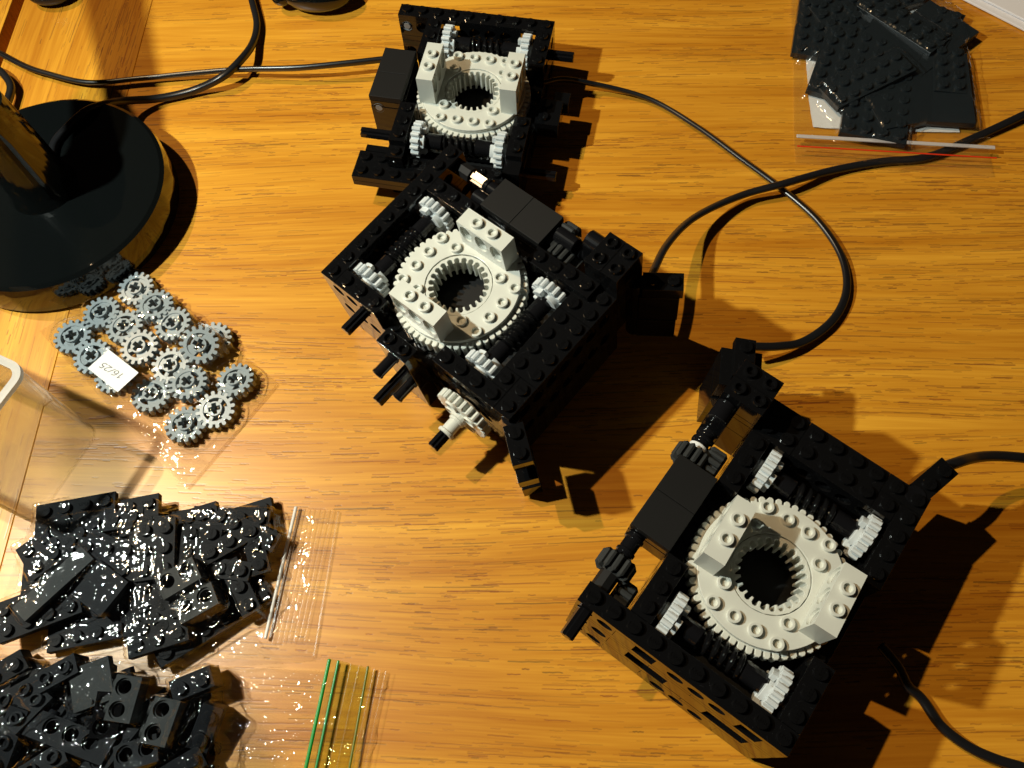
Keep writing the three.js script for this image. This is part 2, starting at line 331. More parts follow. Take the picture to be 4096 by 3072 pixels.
  const rg = extr(rs_, 0.0062, 0.0002); rg.rotateX(-Math.PI / 2); rg.translate(0, -0.0053, 0); part('gear_ring', rg, M.grey, tt);
  const inn = new THREE.Shape(); inn.absarc(0, 0, 1.74 * U, 0, Math.PI * 2, false); { const g24 = gearShape(24, 1.58 * U, 1.3 * U, 0.42, 0.7), p = new THREE.Path(g24.getPoints().reverse()); inn.holes.push(p); }
  const ig = extr(inn, 0.0092, 0.00015); ig.rotateX(-Math.PI / 2); ig.translate(0, -0.0050, 0); part('inner_gear', ig, M.grey, tt);
  const br = new THREE.Shape(); br.absarc(0, 0, 3.1 * U, 0, Math.PI * 2, false); { const p = new THREE.Path(); p.absarc(0, 0, 1.7 * U, 0, Math.PI * 2, true); br.holes.push(p); }
  const bg = extr(br, 0.004, 0.0002); bg.rotateX(-Math.PI / 2); bg.translate(0, -0.0118, 0); part('turntable_base', bg, M.matte, tt);
  return B;
}
function hingeWing(B, a, b, ang, tops, len = 2, wide = 1) {   // hinge plates that swing out from a corner; ang in the u-v plane
  const out = []; const parent = new THREE.Group(); parent.name = 'hinge_wing'; const p = B.local(a, b, 0); parent.position.set(p.x, 0, p.z); parent.rotation.y = -ang * B.s; B.root.add(parent);
  const yy = (c) => B.local(0, 0, c).y;
  let first = true;
  for (const [c0, c1, off, w] of tops) {
    const L = len * U, g = new RoundedBoxGeometry(L, (c1 - c0) * U - 0.00006, w * U - 0.0001, 1, 0.00018); g.translate((0.35 + off) * U + L / 2, yy((c0 + c1) / 2), 0); const list = [boxUV(clean(g))];
    if (first) for (let i = 0; i < len; i++) for (let j = 0; j < w; j++) { const s2 = studSolid.clone(); s2.rotateY(Math.PI); s2.translate((0.85 + off + i) * U, yy(c1) - 0.00002, (j - (w - 1) / 2) * U); list.push(s2); }
    first = false; part('hinge_plate', list, M.black, parent);
  }
  const lo = tops[tops.length - 1][0], hi = tops[0][1]; const bands = [];
  for (let c = lo; c < hi - 0.05; c += 0.4 / 3) { bands.push([0.0036, yy(c)], [0.0037, yy(c) + 0.00015], [0.0037, yy(c) + 0.4 / 3 * U - 0.00015], [0.0034, yy(c) + 0.4 / 3 * U - 0.00005]); }
  part('hinge_barrel', lathe([[0.0001, yy(lo)], ...bands, [0.0001, yy(hi)]], 24, 0.4), M.blackPlain, parent);
  return parent;
}
function rightBlock(B, v0, v1) {   // the double row at u = 11, 12
  const T = B.T;
  B.plate(10.5, 12.5, 1.5, v1 - 2, T); B.plate(10.5, 12.5, v1 - 2, v1, T);
  part('plate', [B.box(11.5, 12.5, -0.5, 1.5, T - 0.4, T), B.box(10.5, 11.5, 0.5, 1.5, T - 0.4, T), ...B.studs([[12, 0], [12, 1], [11, 1]], T, false, 0)], M.black, B.root);
  B.plate(7.5, 11.5, -0.5, 0.5, T);
  B.tops.forEach((t, i) => {
    const hs = []; for (let x = 0.5; x < 7; x++) hs.push(x);
    B.beamV(12, -0.5, 7.5, t, i < 2 ? hs : []); B.beamV(11, 0.5, 6.5, t, i < 1 ? hs.filter((h) => h > 1 && h < 6) : []);
    if (i < B.tops.length - 1) { B.plate(10.5, 12.5, -0.5, 7.5, t - 1.2, { studs: false }); B.plate(10.5, 12.5, -0.5, 7.5, t - 1.6, { studs: false }); }
  });
}
function motor(B, bottom) {
  part('cover_tile', B.box(3.5, 5.5, 7.5, 9.5, -0.4, 0, 0.0002), M.matte, B.root);
  part('cover_tile', B.box(5.5, 7.5, 7.5, 9.5, -0.4, 0, 0.0002), M.matte, B.root);
  part('motor_body', [B.box(3.52, 7.48, 7.52, 9.48, -0.85, -0.42), B.box(3.5, 7.5, 7.5, 9.5, bottom, -0.87)], M.black, B.root);
}
function tower(B) {
  for (const a of [11, 12]) {
    B.plate(a - 0.5, a + 0.5, 7.5, 9.5, 1.48, { h: 1.2, hollow: true, name: 'brick' });
    part('plate', B.box(a - 0.5, a + 0.5, 7.5, 9.5, -0.12, 0.28), M.black, B.root);
    part('brick', B.box(a - 0.5, a + 0.5, 7.5, 9.5, -1.32, -0.12), M.black, B.root);
    part('brick', B.box(a - 0.5, a + 0.5, 7.5, 9.5, -3.7, -1.32), M.black, B.root);
  }
  // round-headed upright beside the tower
  const sh = new THREE.Shape(); sh.moveTo(-0.5 * U, -2.2 * U); sh.lineTo(0.5 * U, -2.2 * U); sh.lineTo(0.5 * U, 0); sh.absarc(0, 0, 0.5 * U, 0, Math.PI, false); sh.closePath();
  part('rounded_beam', B.alongU(extr(sh, 0.0076, 0.0003), 10.0, 9, 0.55), M.blackPlain, B.root);
}
function driveShaft(B, a0, bare) {   // axle along u beside the motor, with gears, bushes and a ribbed sleeve
  const c = -0.97, r = B.root;
  part('axle', B.axleU(9, a0, 10.6, c, 0.3), M.blackPlain, r);
  part('bush', B.alongU(tubeZ(0.0036, -0.0036, 0.0036, 8), 0.98, 9, c), M.matte, r);
  if (!bare) part('bevel_gear', B.alongU(gear12, 1.85, 9, c), M.soot, r);
  part('bush', [B.alongU(tubeZ(0.0031, -0.0046, 0.0046), 2.95, 9, c), B.alongU(tubeZ(0.0036, -0.0008, 0.0008), 2.6, 9, c), B.alongU(tubeZ(0.0036, -0.0008, 0.0008), 3.3, 9, c)], M.blackPlain, r);
  part('bevel_gear', B.alongU(gear12, 7.98, 9, c, 0.2), M.soot, r);
  part('white_bush', [B.alongU(tubeZ(0.0037, -0.0008, 0.0008), 8.62, 9, c), B.alongU(tubeZ(0.0029, -0.002, 0.002), 8.45, 9, c)], M.white, r);
  part('ribbed_sleeve', B.alongU(wormGeo(0.0138, 4, 0.0031, 0.0040), 9.6, 9, c), M.blackPlain, r);
  if (!bare) part('bevel_gear', B.alongV(gear12, 1.0, 8.05, -1.9, 0.3), M.soot, r);
  part('bevel_gear', B.alongV(gear12, 8.35, 8.1, -1.25, 0.1), M.soot, r);
}

// module in the middle
{
  const B = moduleBuilder({ name: 'gearbox_module', label: 'middle black brick gearbox with a light grey gear on its front axle', o: [-0.06885, 0.04611, -0.19766], u: [0.69232, 0.02859, 0.72102], v: [0.7167, 0.08885, -0.6917], n: [-0.08384, 0.99563, 0.04102], H: 5.73, layers: 3 });
  B.turntable.rotation.y = 0.02;
  rightBlock(B, -0.5, 7.5); motor(B, -3.7); tower(B); driveShaft(B, 0.6, true);
  B.plate(7.5, 9.5, 6.5, 7.5, B.T); B.plate(9.5, 11.5, 6.5, 7.5, 0.28);
  part('plate', B.box(9.5, 11.5, 6.55, 7.5, -0.12 - 0.4, -0.12), M.black, B.root);
  // motor bracket at the right end of the motor
  const sh = new THREE.Shape(); sh.moveTo(0, 0); sh.lineTo(1.9 * U, -0.9 * U); sh.lineTo(2.0 * U, -2.6 * U); sh.lineTo(0, -3 * U); sh.closePath();
  const bw = extr(sh, 0.006, 0.0004); part('motor_bracket', B.at(bw, 7.5, 8.4, -0.35), M.soot, B.root);
  part('shaft_boss', B.alongU(tubeZ(0.0035, -0.005, 0.005), 8.3, 8.75, -0.45), M.blackPlain, B.root);
  part('shaft_boss', B.alongU(tubeZ(0.0034, -0.004, 0.004), 3.1, 8.0, -0.6), M.blackPlain, B.root);
  // front bracket with pins and a long axle
  part('brick', B.box(4.72, 6.7, -1.5, -0.62, -1.5, -0.28), M.black, B.root);
  part('brick', B.box(4.72, 6.7, -1.5, -0.62, -3.35, -1.51), M.black, B.root);
  part('brick', B.box(4.72, 6.7, -1.5, -0.62, -5.72, -3.36), M.black, B.root);
  part('plate', [B.box(4.7, 6.72, -1.52, -0.6, -0.27, 0.13), ...B.studs([[5.2, -1.05], [6.2, -1.05]], 0.13, true, 0)], M.black, B.root);
  const pinV = (a, b1, c, len) => { const g = pinGeo(len * U); const k = g.clone(); k.rotateY(B.s > 0 ? Math.PI : 0); return B.at(k, a, b1, c); };
  part('connector_pin', pinV(5.6, -1.5, -0.75, 1.2), M.blackPlain, B.root);
  part('connector_pin', pinV(6.2, -1.5, -3.0, 1.2), M.blackPlain, B.root);
  part('axle', B.axleV(6.25, -3.6, -1.2, -1.55, 0.4), M.blackPlain, B.root);
  part('axle', B.axleV(2.5, -1.95, 0.2, -0.97, 0.3), M.blackPlain, B.root);
  // light grey gear, bush and axle at the front
  part('axle', B.axleV(9.5, -3.42, 0.4, -2.97, 0.5), M.blackPlain, B.root);
  part('large_gear', B.alongV(gear24, 9.5, -1.05, -2.97, 0.07), M.grey, B.root);
  part('axle_bush', [B.alongV(tubeZ(0.0036, -0.0007, 0.0007), 9.5, -1.62, -2.97), B.alongV(tubeZ(0.0029, -0.0038, 0.0038), 9.5, -2.0, -2.97), B.alongV(tubeZ(0.0037, -0.0008, 0.0008), 9.5, -2.42, -2.97)], M.grey, B.root);
  hingeWing(B, 12.3, -0.2, -0.62, [[-1.3, -0.5, 0.05, 1], [-2.9, -2.1, 0.42, 1], [-5.7, -4.5, 0.1, 1]]);
  hingeWing(B, 12.45, 9.0, 0.62, [[-1.3, -0.5, 0, 1], [-3.7, -1.35, -0.15, 1], [-5.7, -3.8, -0.2, 1]]);
}
// module at the lower right
{
  const B = moduleBuilder({ name: 'gearbox_module', label: 'largest black plastic brick gearbox at the lower right with a ribbed shaft beside its motor', o: [0.07435, 0.04866, -0.00718], u: [0.66144, -0.02672, -0.74952], v: [-0.74702, 0.06546, -0.66157], n: [0.06674, 0.9975, 0.02334], H: 5.73, layers: 3 });
  B.turntable.rotation.y = 0.045;
  rightBlock(B, -0.5, 7.5); motor(B, -1.9); tower(B); driveShaft(B, -1.85);
  B.plate(7.5, 10.5, 6.5, 7.5, B.T);
  hingeWing(B, 12.45, 9.0, 0.47, [[-1.0, -0.4, 0.0, 1], [-2.5, -1.05, -0.3, 2], [-5.7, -2.55, -0.4, 2]]);
  hingeWing(B, 12.2, 0.15, -0.28, [[-0.9, -0.12, 0.0, 1], [-2.6, -0.95, -0.2, 1]]);
}
// module at the back
{
  const B = moduleBuilder({ name: 'gearbox_module', label: 'black plastic brick gearbox furthest back with two grey pins on its left side', o: [0.03328, 0.02987, -0.34276], u: [-0.27412, 0.00215, 0.96169], v: [-0.96168, 0.00507, -0.27413], n: [0.00547, 0.99998, -0.00068], H: 3.73, layers: 2, mirrored: true });
  motor(B, -3.7);
  for (const b of [0, 7]) { B.plate(7.5, 10.5, b - 0.5, b + 0.5, B.T); }
  B.plate(7.5, 9.5, 0.5, 6.5, -2.0, { studs: false });
  B.plate(10.5, 11.4, 6.5, 7.5, -0.52, { h: 0.9 });
  // low double plate along the front
  B.plate(10.4, 12.4, 3.5, 9.5, -1.5); B.plate(10.4, 12.4, -0.5, 3.5, -1.5);
  B.plate(10.4, 12.4, 5.5, 9.5, -1.9, { studs: false }); B.plate(10.4, 12.4, -0.5, 5.5, -1.9, { studs: false });
  part('brick', B.box(10.4, 12.3, 0.5, 6.3, -3.7, -2.3), M.black, B.root);
  part('beam_end', B.box(9.9, 10.38, 5.5, 9.2, -2.2, -1.5), M.black, B.root);
  part('axle', B.axleV(9.5, 7.2, 9.55, -0.97, 0.1), M.blackPlain, B.root);
  part('axle', B.axleV(1.5, -2.05, 0, -0.97, 0.1), M.blackPlain, B.root);
  part('axle', B.axleV(9.8, -2.4, 0.4, -2.3, 0.2), M.blackPlain, B.root);
  const pinU = (a, b, c) => { const g = pinGeo(1.05 * U); const k = g.clone(); k.rotateY(-Math.PI / 2); return B.at(k, a, b, c); };
  part('connector_pin', pinU(0.5, 9, -0.97), M.pin, B.root);
  part('connector_pin', pinU(7.5, 9, -0.97), M.pin, B.root);
  // cable plug on the right
  part('cable_plug', [B.box(4.9, 6.9, -2.0, -0.52, -2.3, -1.2), ...B.studs([[5.4, -1.0], [6.4, -1.0]], -1.2, false, 0), B.box(3.9, 4.95, -2.3, -1.3, -2.2, -1.5)], M.black, B.root);
  part('brick', B.box(8.0, 10.5, -0.5, 0.5, -3.7, -1.75), M.black, B.root);
}

// ---------------------------------------------------------------- cables
function ribbon(name, label, pts, w, t, twist, mat) {
  const curve = new THREE.CatmullRomCurve3(pts.map((p) => new THREE.Vector3(...p)), false, 'centripetal'), N = 160, K = 18, pos = [], idx = [], up = new THREE.Vector3(0, 1, 0);
  for (let i = 0; i <= N; i++) {
    const f = i / N, p = curve.getPointAt(f), d = curve.getTangentAt(f), side = new THREE.Vector3().crossVectors(d, up).normalize(), nn = new THREE.Vector3().crossVectors(side, d).normalize(), a = twist(f);
    const A = side.clone().multiplyScalar(Math.cos(a)).addScaledVector(nn, Math.sin(a)), C = side.clone().multiplyScalar(-Math.sin(a)).addScaledVector(nn, Math.cos(a));
    for (let j = 0; j <= K; j++) { const q = j / K * Math.PI * 2, x = Math.cos(q), y = Math.sin(q), e = 0.75; const P = p.clone().addScaledVector(A, w * Math.sign(x) * Math.abs(x) ** e).addScaledVector(C, t * Math.sign(y) * Math.abs(y) ** e); pos.push(P.x, P.y, P.z); }
  }
  for (let i = 0; i < N; i++) for (let j = 0; j < K; j++) { const a = i * (K + 1) + j, b = a + K + 1; idx.push(a, b, a + 1, b, b + 1, a + 1); }
  const g = new THREE.BufferGeometry(); g.setAttribute('position', new THREE.Float32BufferAttribute(pos, 3)); g.setIndex(idx); g.computeVertexNormals(); g.setAttribute('uv', new THREE.Float32BufferAttribute(new Float32Array(pos.length / 3 * 2), 2));
  return tag(part(name, g, mat ?? M.rubber, scene), label, 'cable');
}
ribbon('power_cable', 'thin black cable from the left edge to the motor of the rear gearbox', [[-0.276, 0.004, -0.3969], [-0.264, 0.004, -0.3874], [-0.2466, 0.004, -0.3749], [-0.2356, 0.004, -0.3692], [-0.2117, 0.004, -0.3596], [-0.1842, 0.004, -0.3589], [-0.1539, 0.005, -0.3581], [-0.1282, 0.007, -0.3556], [-0.098, 0.009, -0.3508], [-0.0733, 0.01, -0.3497], [-0.0464, 0.01, -0.3503]], 0.0019, 0.0013, (f) => 0.5 + f * 0.9);
ribbon('lamp_cord', 'round black cord curving from the top edge onto the lamp base', [[-0.1289, 0.003, -0.4226], [-0.1253, 0.003, -0.4073], [-0.1225, 0.003, -0.3925], [-0.1234, 0.004, -0.3785], [-0.1278, 0.009, -0.3601], [-0.1359, 0.009, -0.3502], [-0.1534, 0.004, -0.3469], [-0.1728, 0.004, -0.3434], [-0.1866, 0.01, -0.3376], [-0.1923, 0.0175, -0.3288], [-0.1982, 0.0225, -0.3202], [-0.2057, 0.0225, -0.3112], [-0.2111, 0.0225, -0.3016], [-0.2112, 0.0225, -0.2902]], 0.0019, 0.0019, () => 0);
ribbon('power_cable', 'black cable looping from the rear gearbox round to the hinge of the lower right gearbox', [[0.0243, 0.015, -0.3168], [0.0313, 0.014, -0.3198], [0.0399, 0.011, -0.3238], [0.0555, 0.006, -0.324], [0.0831, 0.003, -0.3135], [0.1035, 0.003, -0.2934], [0.1223, 0.0025, -0.2704], [0.1385, 0.002, -0.2501], [0.1512, 0.003, -0.2282], [0.1568, 0.003, -0.2068], [0.1542, 0.003, -0.1896], [0.145, 0.003, -0.1761], [0.1289, 0.004, -0.1659], [0.1161, 0.008, -0.1628], [0.0985, 0.014, -0.1615]], 0.0019, 0.0012, (f) => 1.2 - f * 1.1);
ribbon('power_cable', 'black cable from the middle gearbox that passes under the zip bag with the red line', [[0.056, 0.03, -0.178], [0.0598, 0.03, -0.1853], [0.0647, 0.028, -0.1942], [0.0737, 0.022, -0.2105], [0.0911, 0.012, -0.2309], [0.117, 0.006, -0.2454], [0.1372, 0.0072, -0.249], [0.1649, 0.003, -0.2575], [0.1888, 0.002, -0.2607], [0.2115, 0.002, -0.2609], [0.237, 0.002, -0.2696], [0.266, 0.003, -0.2807], [0.2945, 0.003, -0.2926]], 0.0021, 0.0013, (f) => 1.0 - Math.min(1, f * 1.6));
ribbon('power_cable', 'short black cable leaving the right hinge plate of the lower right gearbox', [[0.146, 0.036, -0.0885], [0.1547, 0.038, -0.0926], [0.1613, 0.036, -0.0948], [0.1719, 0.03, -0.0979], [0.1812, 0.026, -0.099], [0.194, 0.022, -0.0985], [0.2094, 0.018, -0.0964]], 0.0021, 0.0013, () => 0.15);
ribbon('power_cable', 'black cable running from below the lower right gearbox to the right bottom corner', [[0.126, 0.01, -0.036], [0.131, 0.008, -0.0285], [0.134, 0.005, -0.0217], [0.1383, 0.003, -0.0174], [0.1423, 0.003, -0.0081], [0.1499, 0.003, -0.0002], [0.1582, 0.003, 0.0047], [0.1672, 0.003, 0.0083], [0.1769, 0.003, 0.0123]], 0.0019, 0.0013, () => 0.3);
ribbon('power_cable', 'short loop of black cable at the left edge behind the lamp', [[-0.2694, 0.005, -0.3784], [-0.2623, 0.005, -0.3741], [-0.2571, 0.005, -0.3684], [-0.2527, 0.005, -0.3602], [-0.2526, 0.005, -0.3514], [-0.2537, 0.006, -0.3425], [-0.2575, 0.006, -0.3366]], 0.002, 0.002, () => 0);

// ---------------------------------------------------------------- desk lamp
{
  const L = thing('desk_lamp', 'glossy black desk lamp with a round base at the left', 'lamp'); L.position.set(-0.2142, 0, -0.2766);
  const base = lathe([[0.0001, 0.0005], [0.0565, 0.0005], [0.0578, 0.002], [0.0578, 0.016], [0.0570, 0.0185], [0.0552, 0.0198], [0.035, 0.0205], [0.02, 0.0206], [0.0001, 0.0207]], 96, 0.5);
  part('base', base, M.lamp, L);
  const head = new THREE.Vector3().copy(LAMP).sub(L.position);
  part('stem', lathe([[0.0001, 0.02], [0.0165, 0.0204], [0.0145, 0.026], [0.0128, 0.06], [0.012, 0.075], [0.0001, 0.076]], 40), M.lamp, L);
  part('arm', new THREE.TubeGeometry(new THREE.CatmullRomCurve3([new THREE.Vector3(0, 0.06, 0), new THREE.Vector3(-0.012, 0.10, -0.014), new THREE.Vector3(-0.06, 0.17, -0.08), new THREE.Vector3(-0.15, 0.32, -0.14), new THREE.Vector3(-0.24, 0.56, -0.02), head.clone().add(new THREE.Vector3(-0.02, 0.055, -0.005))]), 70, 0.0105, 16), M.lamp, L);
  const dir = new THREE.Vector3().subVectors(deskLight.target.position, LAMP).normalize(), q = new THREE.Quaternion().setFromUnitVectors(new THREE.Vector3(0, -1, 0), dir);
  const sh = part('shade', lathe([[0.0001, 0.06], [0.012, 0.058], [0.02, 0.045], [0.034, 0.0], [0.033, 0.0], [0.018, 0.044], [0.0001, 0.05]], 40), M.lamp, L); sh.position.copy(head).addScaledVector(dir, -0.012); sh.quaternion.copy(q);
  const em = new THREE.MeshStandardMaterial({ color: 0x000000, emissive: 0xf6fff4, emissiveIntensity: 6 });
  const bulb = part('bulb', new THREE.SphereGeometry(0.009, 24, 16), em, L); bulb.position.copy(head).addScaledVector(dir, -0.012); bulb.castShadow = false;
}

// ---------------------------------------------------------------- clear film draped over things
const film = (rough, tint = [1, 1, 1], extra = {}) => { const m = new THREE.MeshPhysicalMaterial({ transmission: 1, thickness: 0, roughness: rough, ior: 1.5, side: THREE.DoubleSide, ...extra }); m.color.setRGB(...tint); return m; };
const crease = (x, z, f, s) => { let v = 0, a = 1, t = 0; for (let i = 0; i < 3; i++) { v += a * (1 - Math.abs(2 * noise(x * f, z * f, s + i) - 1)); t += a; a *= 0.55; f *= 1.9; } return v / t; };
// corners: a (s0,t0), b (s1,t0), c (s1,t1), d (s0,t1), each [x, z]; obstacles(x, z) gives the height of what lies below
function drape(name, corners, ns, nt, obstacles, o, mat, parent) {
  const [A, Bc, C, D] = corners, px = new Float64Array((ns + 1) * (nt + 1)), pz = px.slice(), ob = px.slice(), h = px.slice(), W = ns + 1, edge = o.edge ?? 0.0009;
  for (let j = 0; j <= nt; j++) for (let i = 0; i <= ns; i++) {
    const s = i / ns, t = j / nt, k = j * W + i, wob = o.wobble ?? 0.0006;
    px[k] = (A[0] * (1 - s) + Bc[0] * s) * (1 - t) + (D[0] * (1 - s) + C[0] * s) * t + wob * (fbm(s * 9, t * 9, o.seed + 40, 3) - 0.5) * 2;
    pz[k] = (A[1] * (1 - s) + Bc[1] * s) * (1 - t) + (D[1] * (1 - s) + C[1] * s) * t + wob * (fbm(s * 9, t * 9, o.seed + 50, 3) - 0.5) * 2;
    ob[k] = Math.max(edge, obstacles(px[k], pz[k]) + (o.gap ?? 0.0004)); h[k] = ob[k];
  }
  for (let it = 0; it < (o.relax ?? 60); it++) for (let j = 1; j < nt; j++) for (let i = 1; i < ns; i++) { const k = j * W + i; h[k] = Math.max(ob[k], (h[k - 1] + h[k + 1] + h[k - W] + h[k + W]) / 4 * (o.sag ?? 0.999)); }
  for (let k = 0; k < h.length; k++) {
    const i = k % W, j = (k / W) | 0, e = Math.min(1, Math.min(i, ns - i, j, nt - j) / 5);
    h[k] += e * (o.amp * Math.pow(crease(px[k] + 3, pz[k] + 3, o.freq, o.seed), o.sharp ?? 2.2) + (o.amp2 ?? 0) * Math.pow(crease(px[k] + 5, pz[k] + 1, o.freq * 3.1, o.seed + 7), 2));
  }
  if (o.shape) for (let k = 0; k < h.length; k++) h[k] = o.shape(px[k], pz[k], h[k], (k % W) / ns, ((k / W) | 0) / nt);
  const pos = [], idx = [], uv = [];
  for (let k = 0; k < h.length; k++) { pos.push(px[k], h[k], pz[k]); uv.push(px[k], pz[k]); }
  for (let j = 0; j < nt; j++) for (let i = 0; i < ns; i++) { const a = j * W + i, b = a + W; idx.push(a, b, a + 1, b, b + 1, a + 1); }
  const g = new THREE.BufferGeometry(); g.setAttribute('position', new THREE.Float32BufferAttribute(pos, 3)); g.setAttribute('uv', new THREE.Float32BufferAttribute(uv, 2)); g.setIndex(idx); g.computeVertexNormals();
  if (g.attributes.normal.getY((W * nt / 2 + ns / 2) | 0) < 0) { g.setIndex(idx.map((_, q) => idx[q - (q % 3) + [0, 2, 1][q % 3]])); g.computeVertexNormals(); }
  const m = part(name, g, mat, parent); m.userData.heights = undefined; return m;
}
function sheet(name, corners, y, mat, parent) { return drape(name, corners, 24, 24, () => 0, { edge: y, seed: 5, amp: 0.00015, freq: 60, relax: 0, wobble: 0.0006 }, mat, parent); }
function strip(name, p, q, w, y, h, mat, parent) {   // a raised band from p to q
  const d = new THREE.Vector2(q[0] - p[0], q[1] - p[1]), g = new RoundedBoxGeometry(d.length(), h, w, 2, Math.min(h, w) * 0.45, 2); g.rotateY(-Math.atan2(d.y, d.x)); g.translate((p[0] + q[0]) / 2, y + h / 2, (p[1] + q[1]) / 2); return part(name, boxUV(g), mat, parent);
}
// footprint heights of things lying in a bag
function field(list) { return (x, z) => { let m = 0; for (const b of list) { const dx = x - b.x, dz = z - b.z, c = Math.cos(b.a), s = Math.sin(b.a), u = Math.abs(dx * c - dz * s), v = Math.abs(dx * s + dz * c); if (b.r ? Math.hypot(dx, dz) < b.r : u < b.l && v < b.w) m = Math.max(m, b.top + (b.sx || 0) * (dx * c - dz * s)); } return m; }; }

// ---------------------------------------------------------------- bag of grey gears
const GEARS = [[-0.1709, -0.2249, 'gear at the top corner of the clear bag'], [-0.1857, -0.2134, 'gear nearest the lamp base on the left side of the bag'], [-0.16, -0.2132, 'second gear down along the right edge of the gear bag'], [-0.174, -0.2049, 'gear just left of centre in the upper half of the gear bag'], [-0.1505, -0.2024, 'third gear down along the right edge of the gear bag'], [-0.1975, -0.202, 'gear at the left corner of the clear bag'], [-0.187, -0.1907, 'gear partly under the upper left corner of the paper label'], [-0.1648, -0.192, 'gear touching the upper right side of the paper label'],
  [-0.1364, -0.1886, 'tilted gear on top of another near the right edge of the bag'], [-0.1508, -0.1824, 'gear between the paper label and the tilted gears'], [-0.1583, -0.1688, 'gear below the right corner of the paper label'], [-0.1413, -0.1718, 'gear in the middle of the lower half of the bag'], [-0.1213, -0.172, 'gear at the right corner of the bag'], [-0.1292, -0.1588, 'gear at the lower right edge of the bag'], [-0.1421, -0.1529, 'gear at the bottom tip of the bag under the bright reflection'], [-0.1327, -0.1938, 'lower gear under the tilted one at the right edge'], [-0.1763, -0.1804, 'gear mostly hidden under the paper label']];
{
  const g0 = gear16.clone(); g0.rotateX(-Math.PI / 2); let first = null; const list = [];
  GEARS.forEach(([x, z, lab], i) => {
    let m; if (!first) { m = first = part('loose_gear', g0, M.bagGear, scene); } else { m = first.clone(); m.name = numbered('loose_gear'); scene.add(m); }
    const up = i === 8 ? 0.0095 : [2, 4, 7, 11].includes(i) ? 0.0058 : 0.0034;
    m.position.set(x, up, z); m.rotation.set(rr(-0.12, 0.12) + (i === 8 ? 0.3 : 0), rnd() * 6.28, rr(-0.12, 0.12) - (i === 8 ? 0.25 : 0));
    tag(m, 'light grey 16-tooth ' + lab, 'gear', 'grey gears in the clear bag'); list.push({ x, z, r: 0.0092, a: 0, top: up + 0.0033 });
  });
  const bag = thing('gear_bag', 'small clear plastic bag full of light grey gears with a handwritten label', 'bag');
  const cs = [[-0.1745, -0.2392], [-0.1030, -0.1701], [-0.1402, -0.1245], [-0.2165, -0.2090]];
  const fm = film(0.05);
  drape('film', cs, 150, 170, field(list), { seed: 3, amp: 0.0011, freq: 85, sharp: 2.6, amp2: 0.00018, relax: 26, sag: 0.985, shape: (x, z, h, s, t) => h }, fm, bag);
  sheet('back_film', cs, 0.0004, film(0.3, [0.97, 0.97, 0.96], { specularIntensity: 0.15 }), bag);
  // folded flap along the lower left side
  drape('folded_flap', [[-0.2050, -0.2030], [-0.1930, -0.1990], [-0.1310, -0.1340], [-0.1420, -0.1262]], 20, 120, () => 0, { edge: 0.0042, seed: 9, amp: 0.002, freq: 70, relax: 0, wobble: 0.0014 }, film(0.09, [0.97, 0.96, 0.95]), bag);
  strip('seam', [-0.1402, -0.1250], [-0.1040, -0.1700], 0.0008, 0.0006, 0.0006, film(0.12, [0.95, 0.93, 0.9]), bag);
  // paper label
  const c = document.createElement('canvas'); c.width = 256; c.height = 180; const k = c.getContext('2d'); k.fillStyle = '#eceae6'; k.fillRect(0, 0, 256, 180); k.fillStyle = '#55555a'; k.translate(128, 84); k.rotate(-0.12); k.font = 'italic 62px sans-serif'; k.textAlign = 'center'; k.textBaseline = 'middle'; k.fillText('16/25', 0, 0);
  const tx = new THREE.CanvasTexture(c); tx.colorSpace = THREE.SRGBColorSpace;
  const lg = new THREE.PlaneGeometry(0.0192, 0.0118, 12, 8); const lp = lg.attributes.position; for (let i = 0; i < lp.count; i++) lp.setZ(i, 0.0004 * Math.sin(lp.getX(i) * 260) + 0.0003 * Math.sin(lp.getY(i) * 300)); lg.computeVertexNormals(); lg.rotateX(-Math.PI / 2);
  const lb = part('paper_label', lg, new THREE.MeshStandardMaterial({ map: tx, roughness: 0.85, side: THREE.DoubleSide }), bag); lb.position.set(-0.1725, 0.0128, -0.1782); lb.rotation.y = Math.PI - 0.72;
}

// ---------------------------------------------------------------- loose bricks for the bags
function looseBrick(kind, mat) {
  const l = kind.l * U, w = kind.w * U, h = kind.h * 0.0032, gs = [];
  if (kind.holes) { const g = holed(l, kind.holes.map((x) => x * U)); gs.push(g); for (let i = 0; i < kind.l; i++) gs.push(studHollow.clone().translate((i - (kind.l - 1) / 2) * U, 0.00478, 0)); }
  else {
    gs.push(clean(new RoundedBoxGeometry(l - 0.0001, h, w - 0.0001, 1, 0.0002)));
    if (!kind.flat) for (let i = 0; i < kind.l; i++) for (let j = 0; j < kind.w; j++) gs.push(studSolid.clone().translate((i - (kind.l - 1) / 2) * U, h / 2 - 0.00002, (j - (kind.w - 1) / 2) * U));
  }
  return boxUV(mergeGeometries(gs.map(clean)));
}
const KIND = { p12: { l: 2, w: 1, h: 1 }, p13: { l: 3, w: 1, h: 1 }, p14: { l: 4, w: 1, h: 1 }, p22: { l: 2, w: 2, h: 1 }, p23: { l: 3, w: 2, h: 1 }, p24: { l: 4, w: 2, h: 1 }, b12: { l: 2, w: 1, h: 3 }, b11: { l: 1, w: 1, h: 3 }, t14: { l: 4, w: 1, h: 1, flat: true }, t22: { l: 2, w: 2, h: 1, flat: true }, h12: { l: 2, w: 1, h: 3, holes: [-0.5, 0.5] }, h14: { l: 4, w: 1, h: 3, holes: [-1, 0, 1] }, p26: { l: 6, w: 2, h: 1 }, p46: { l: 6, w: 4, h: 1 } };
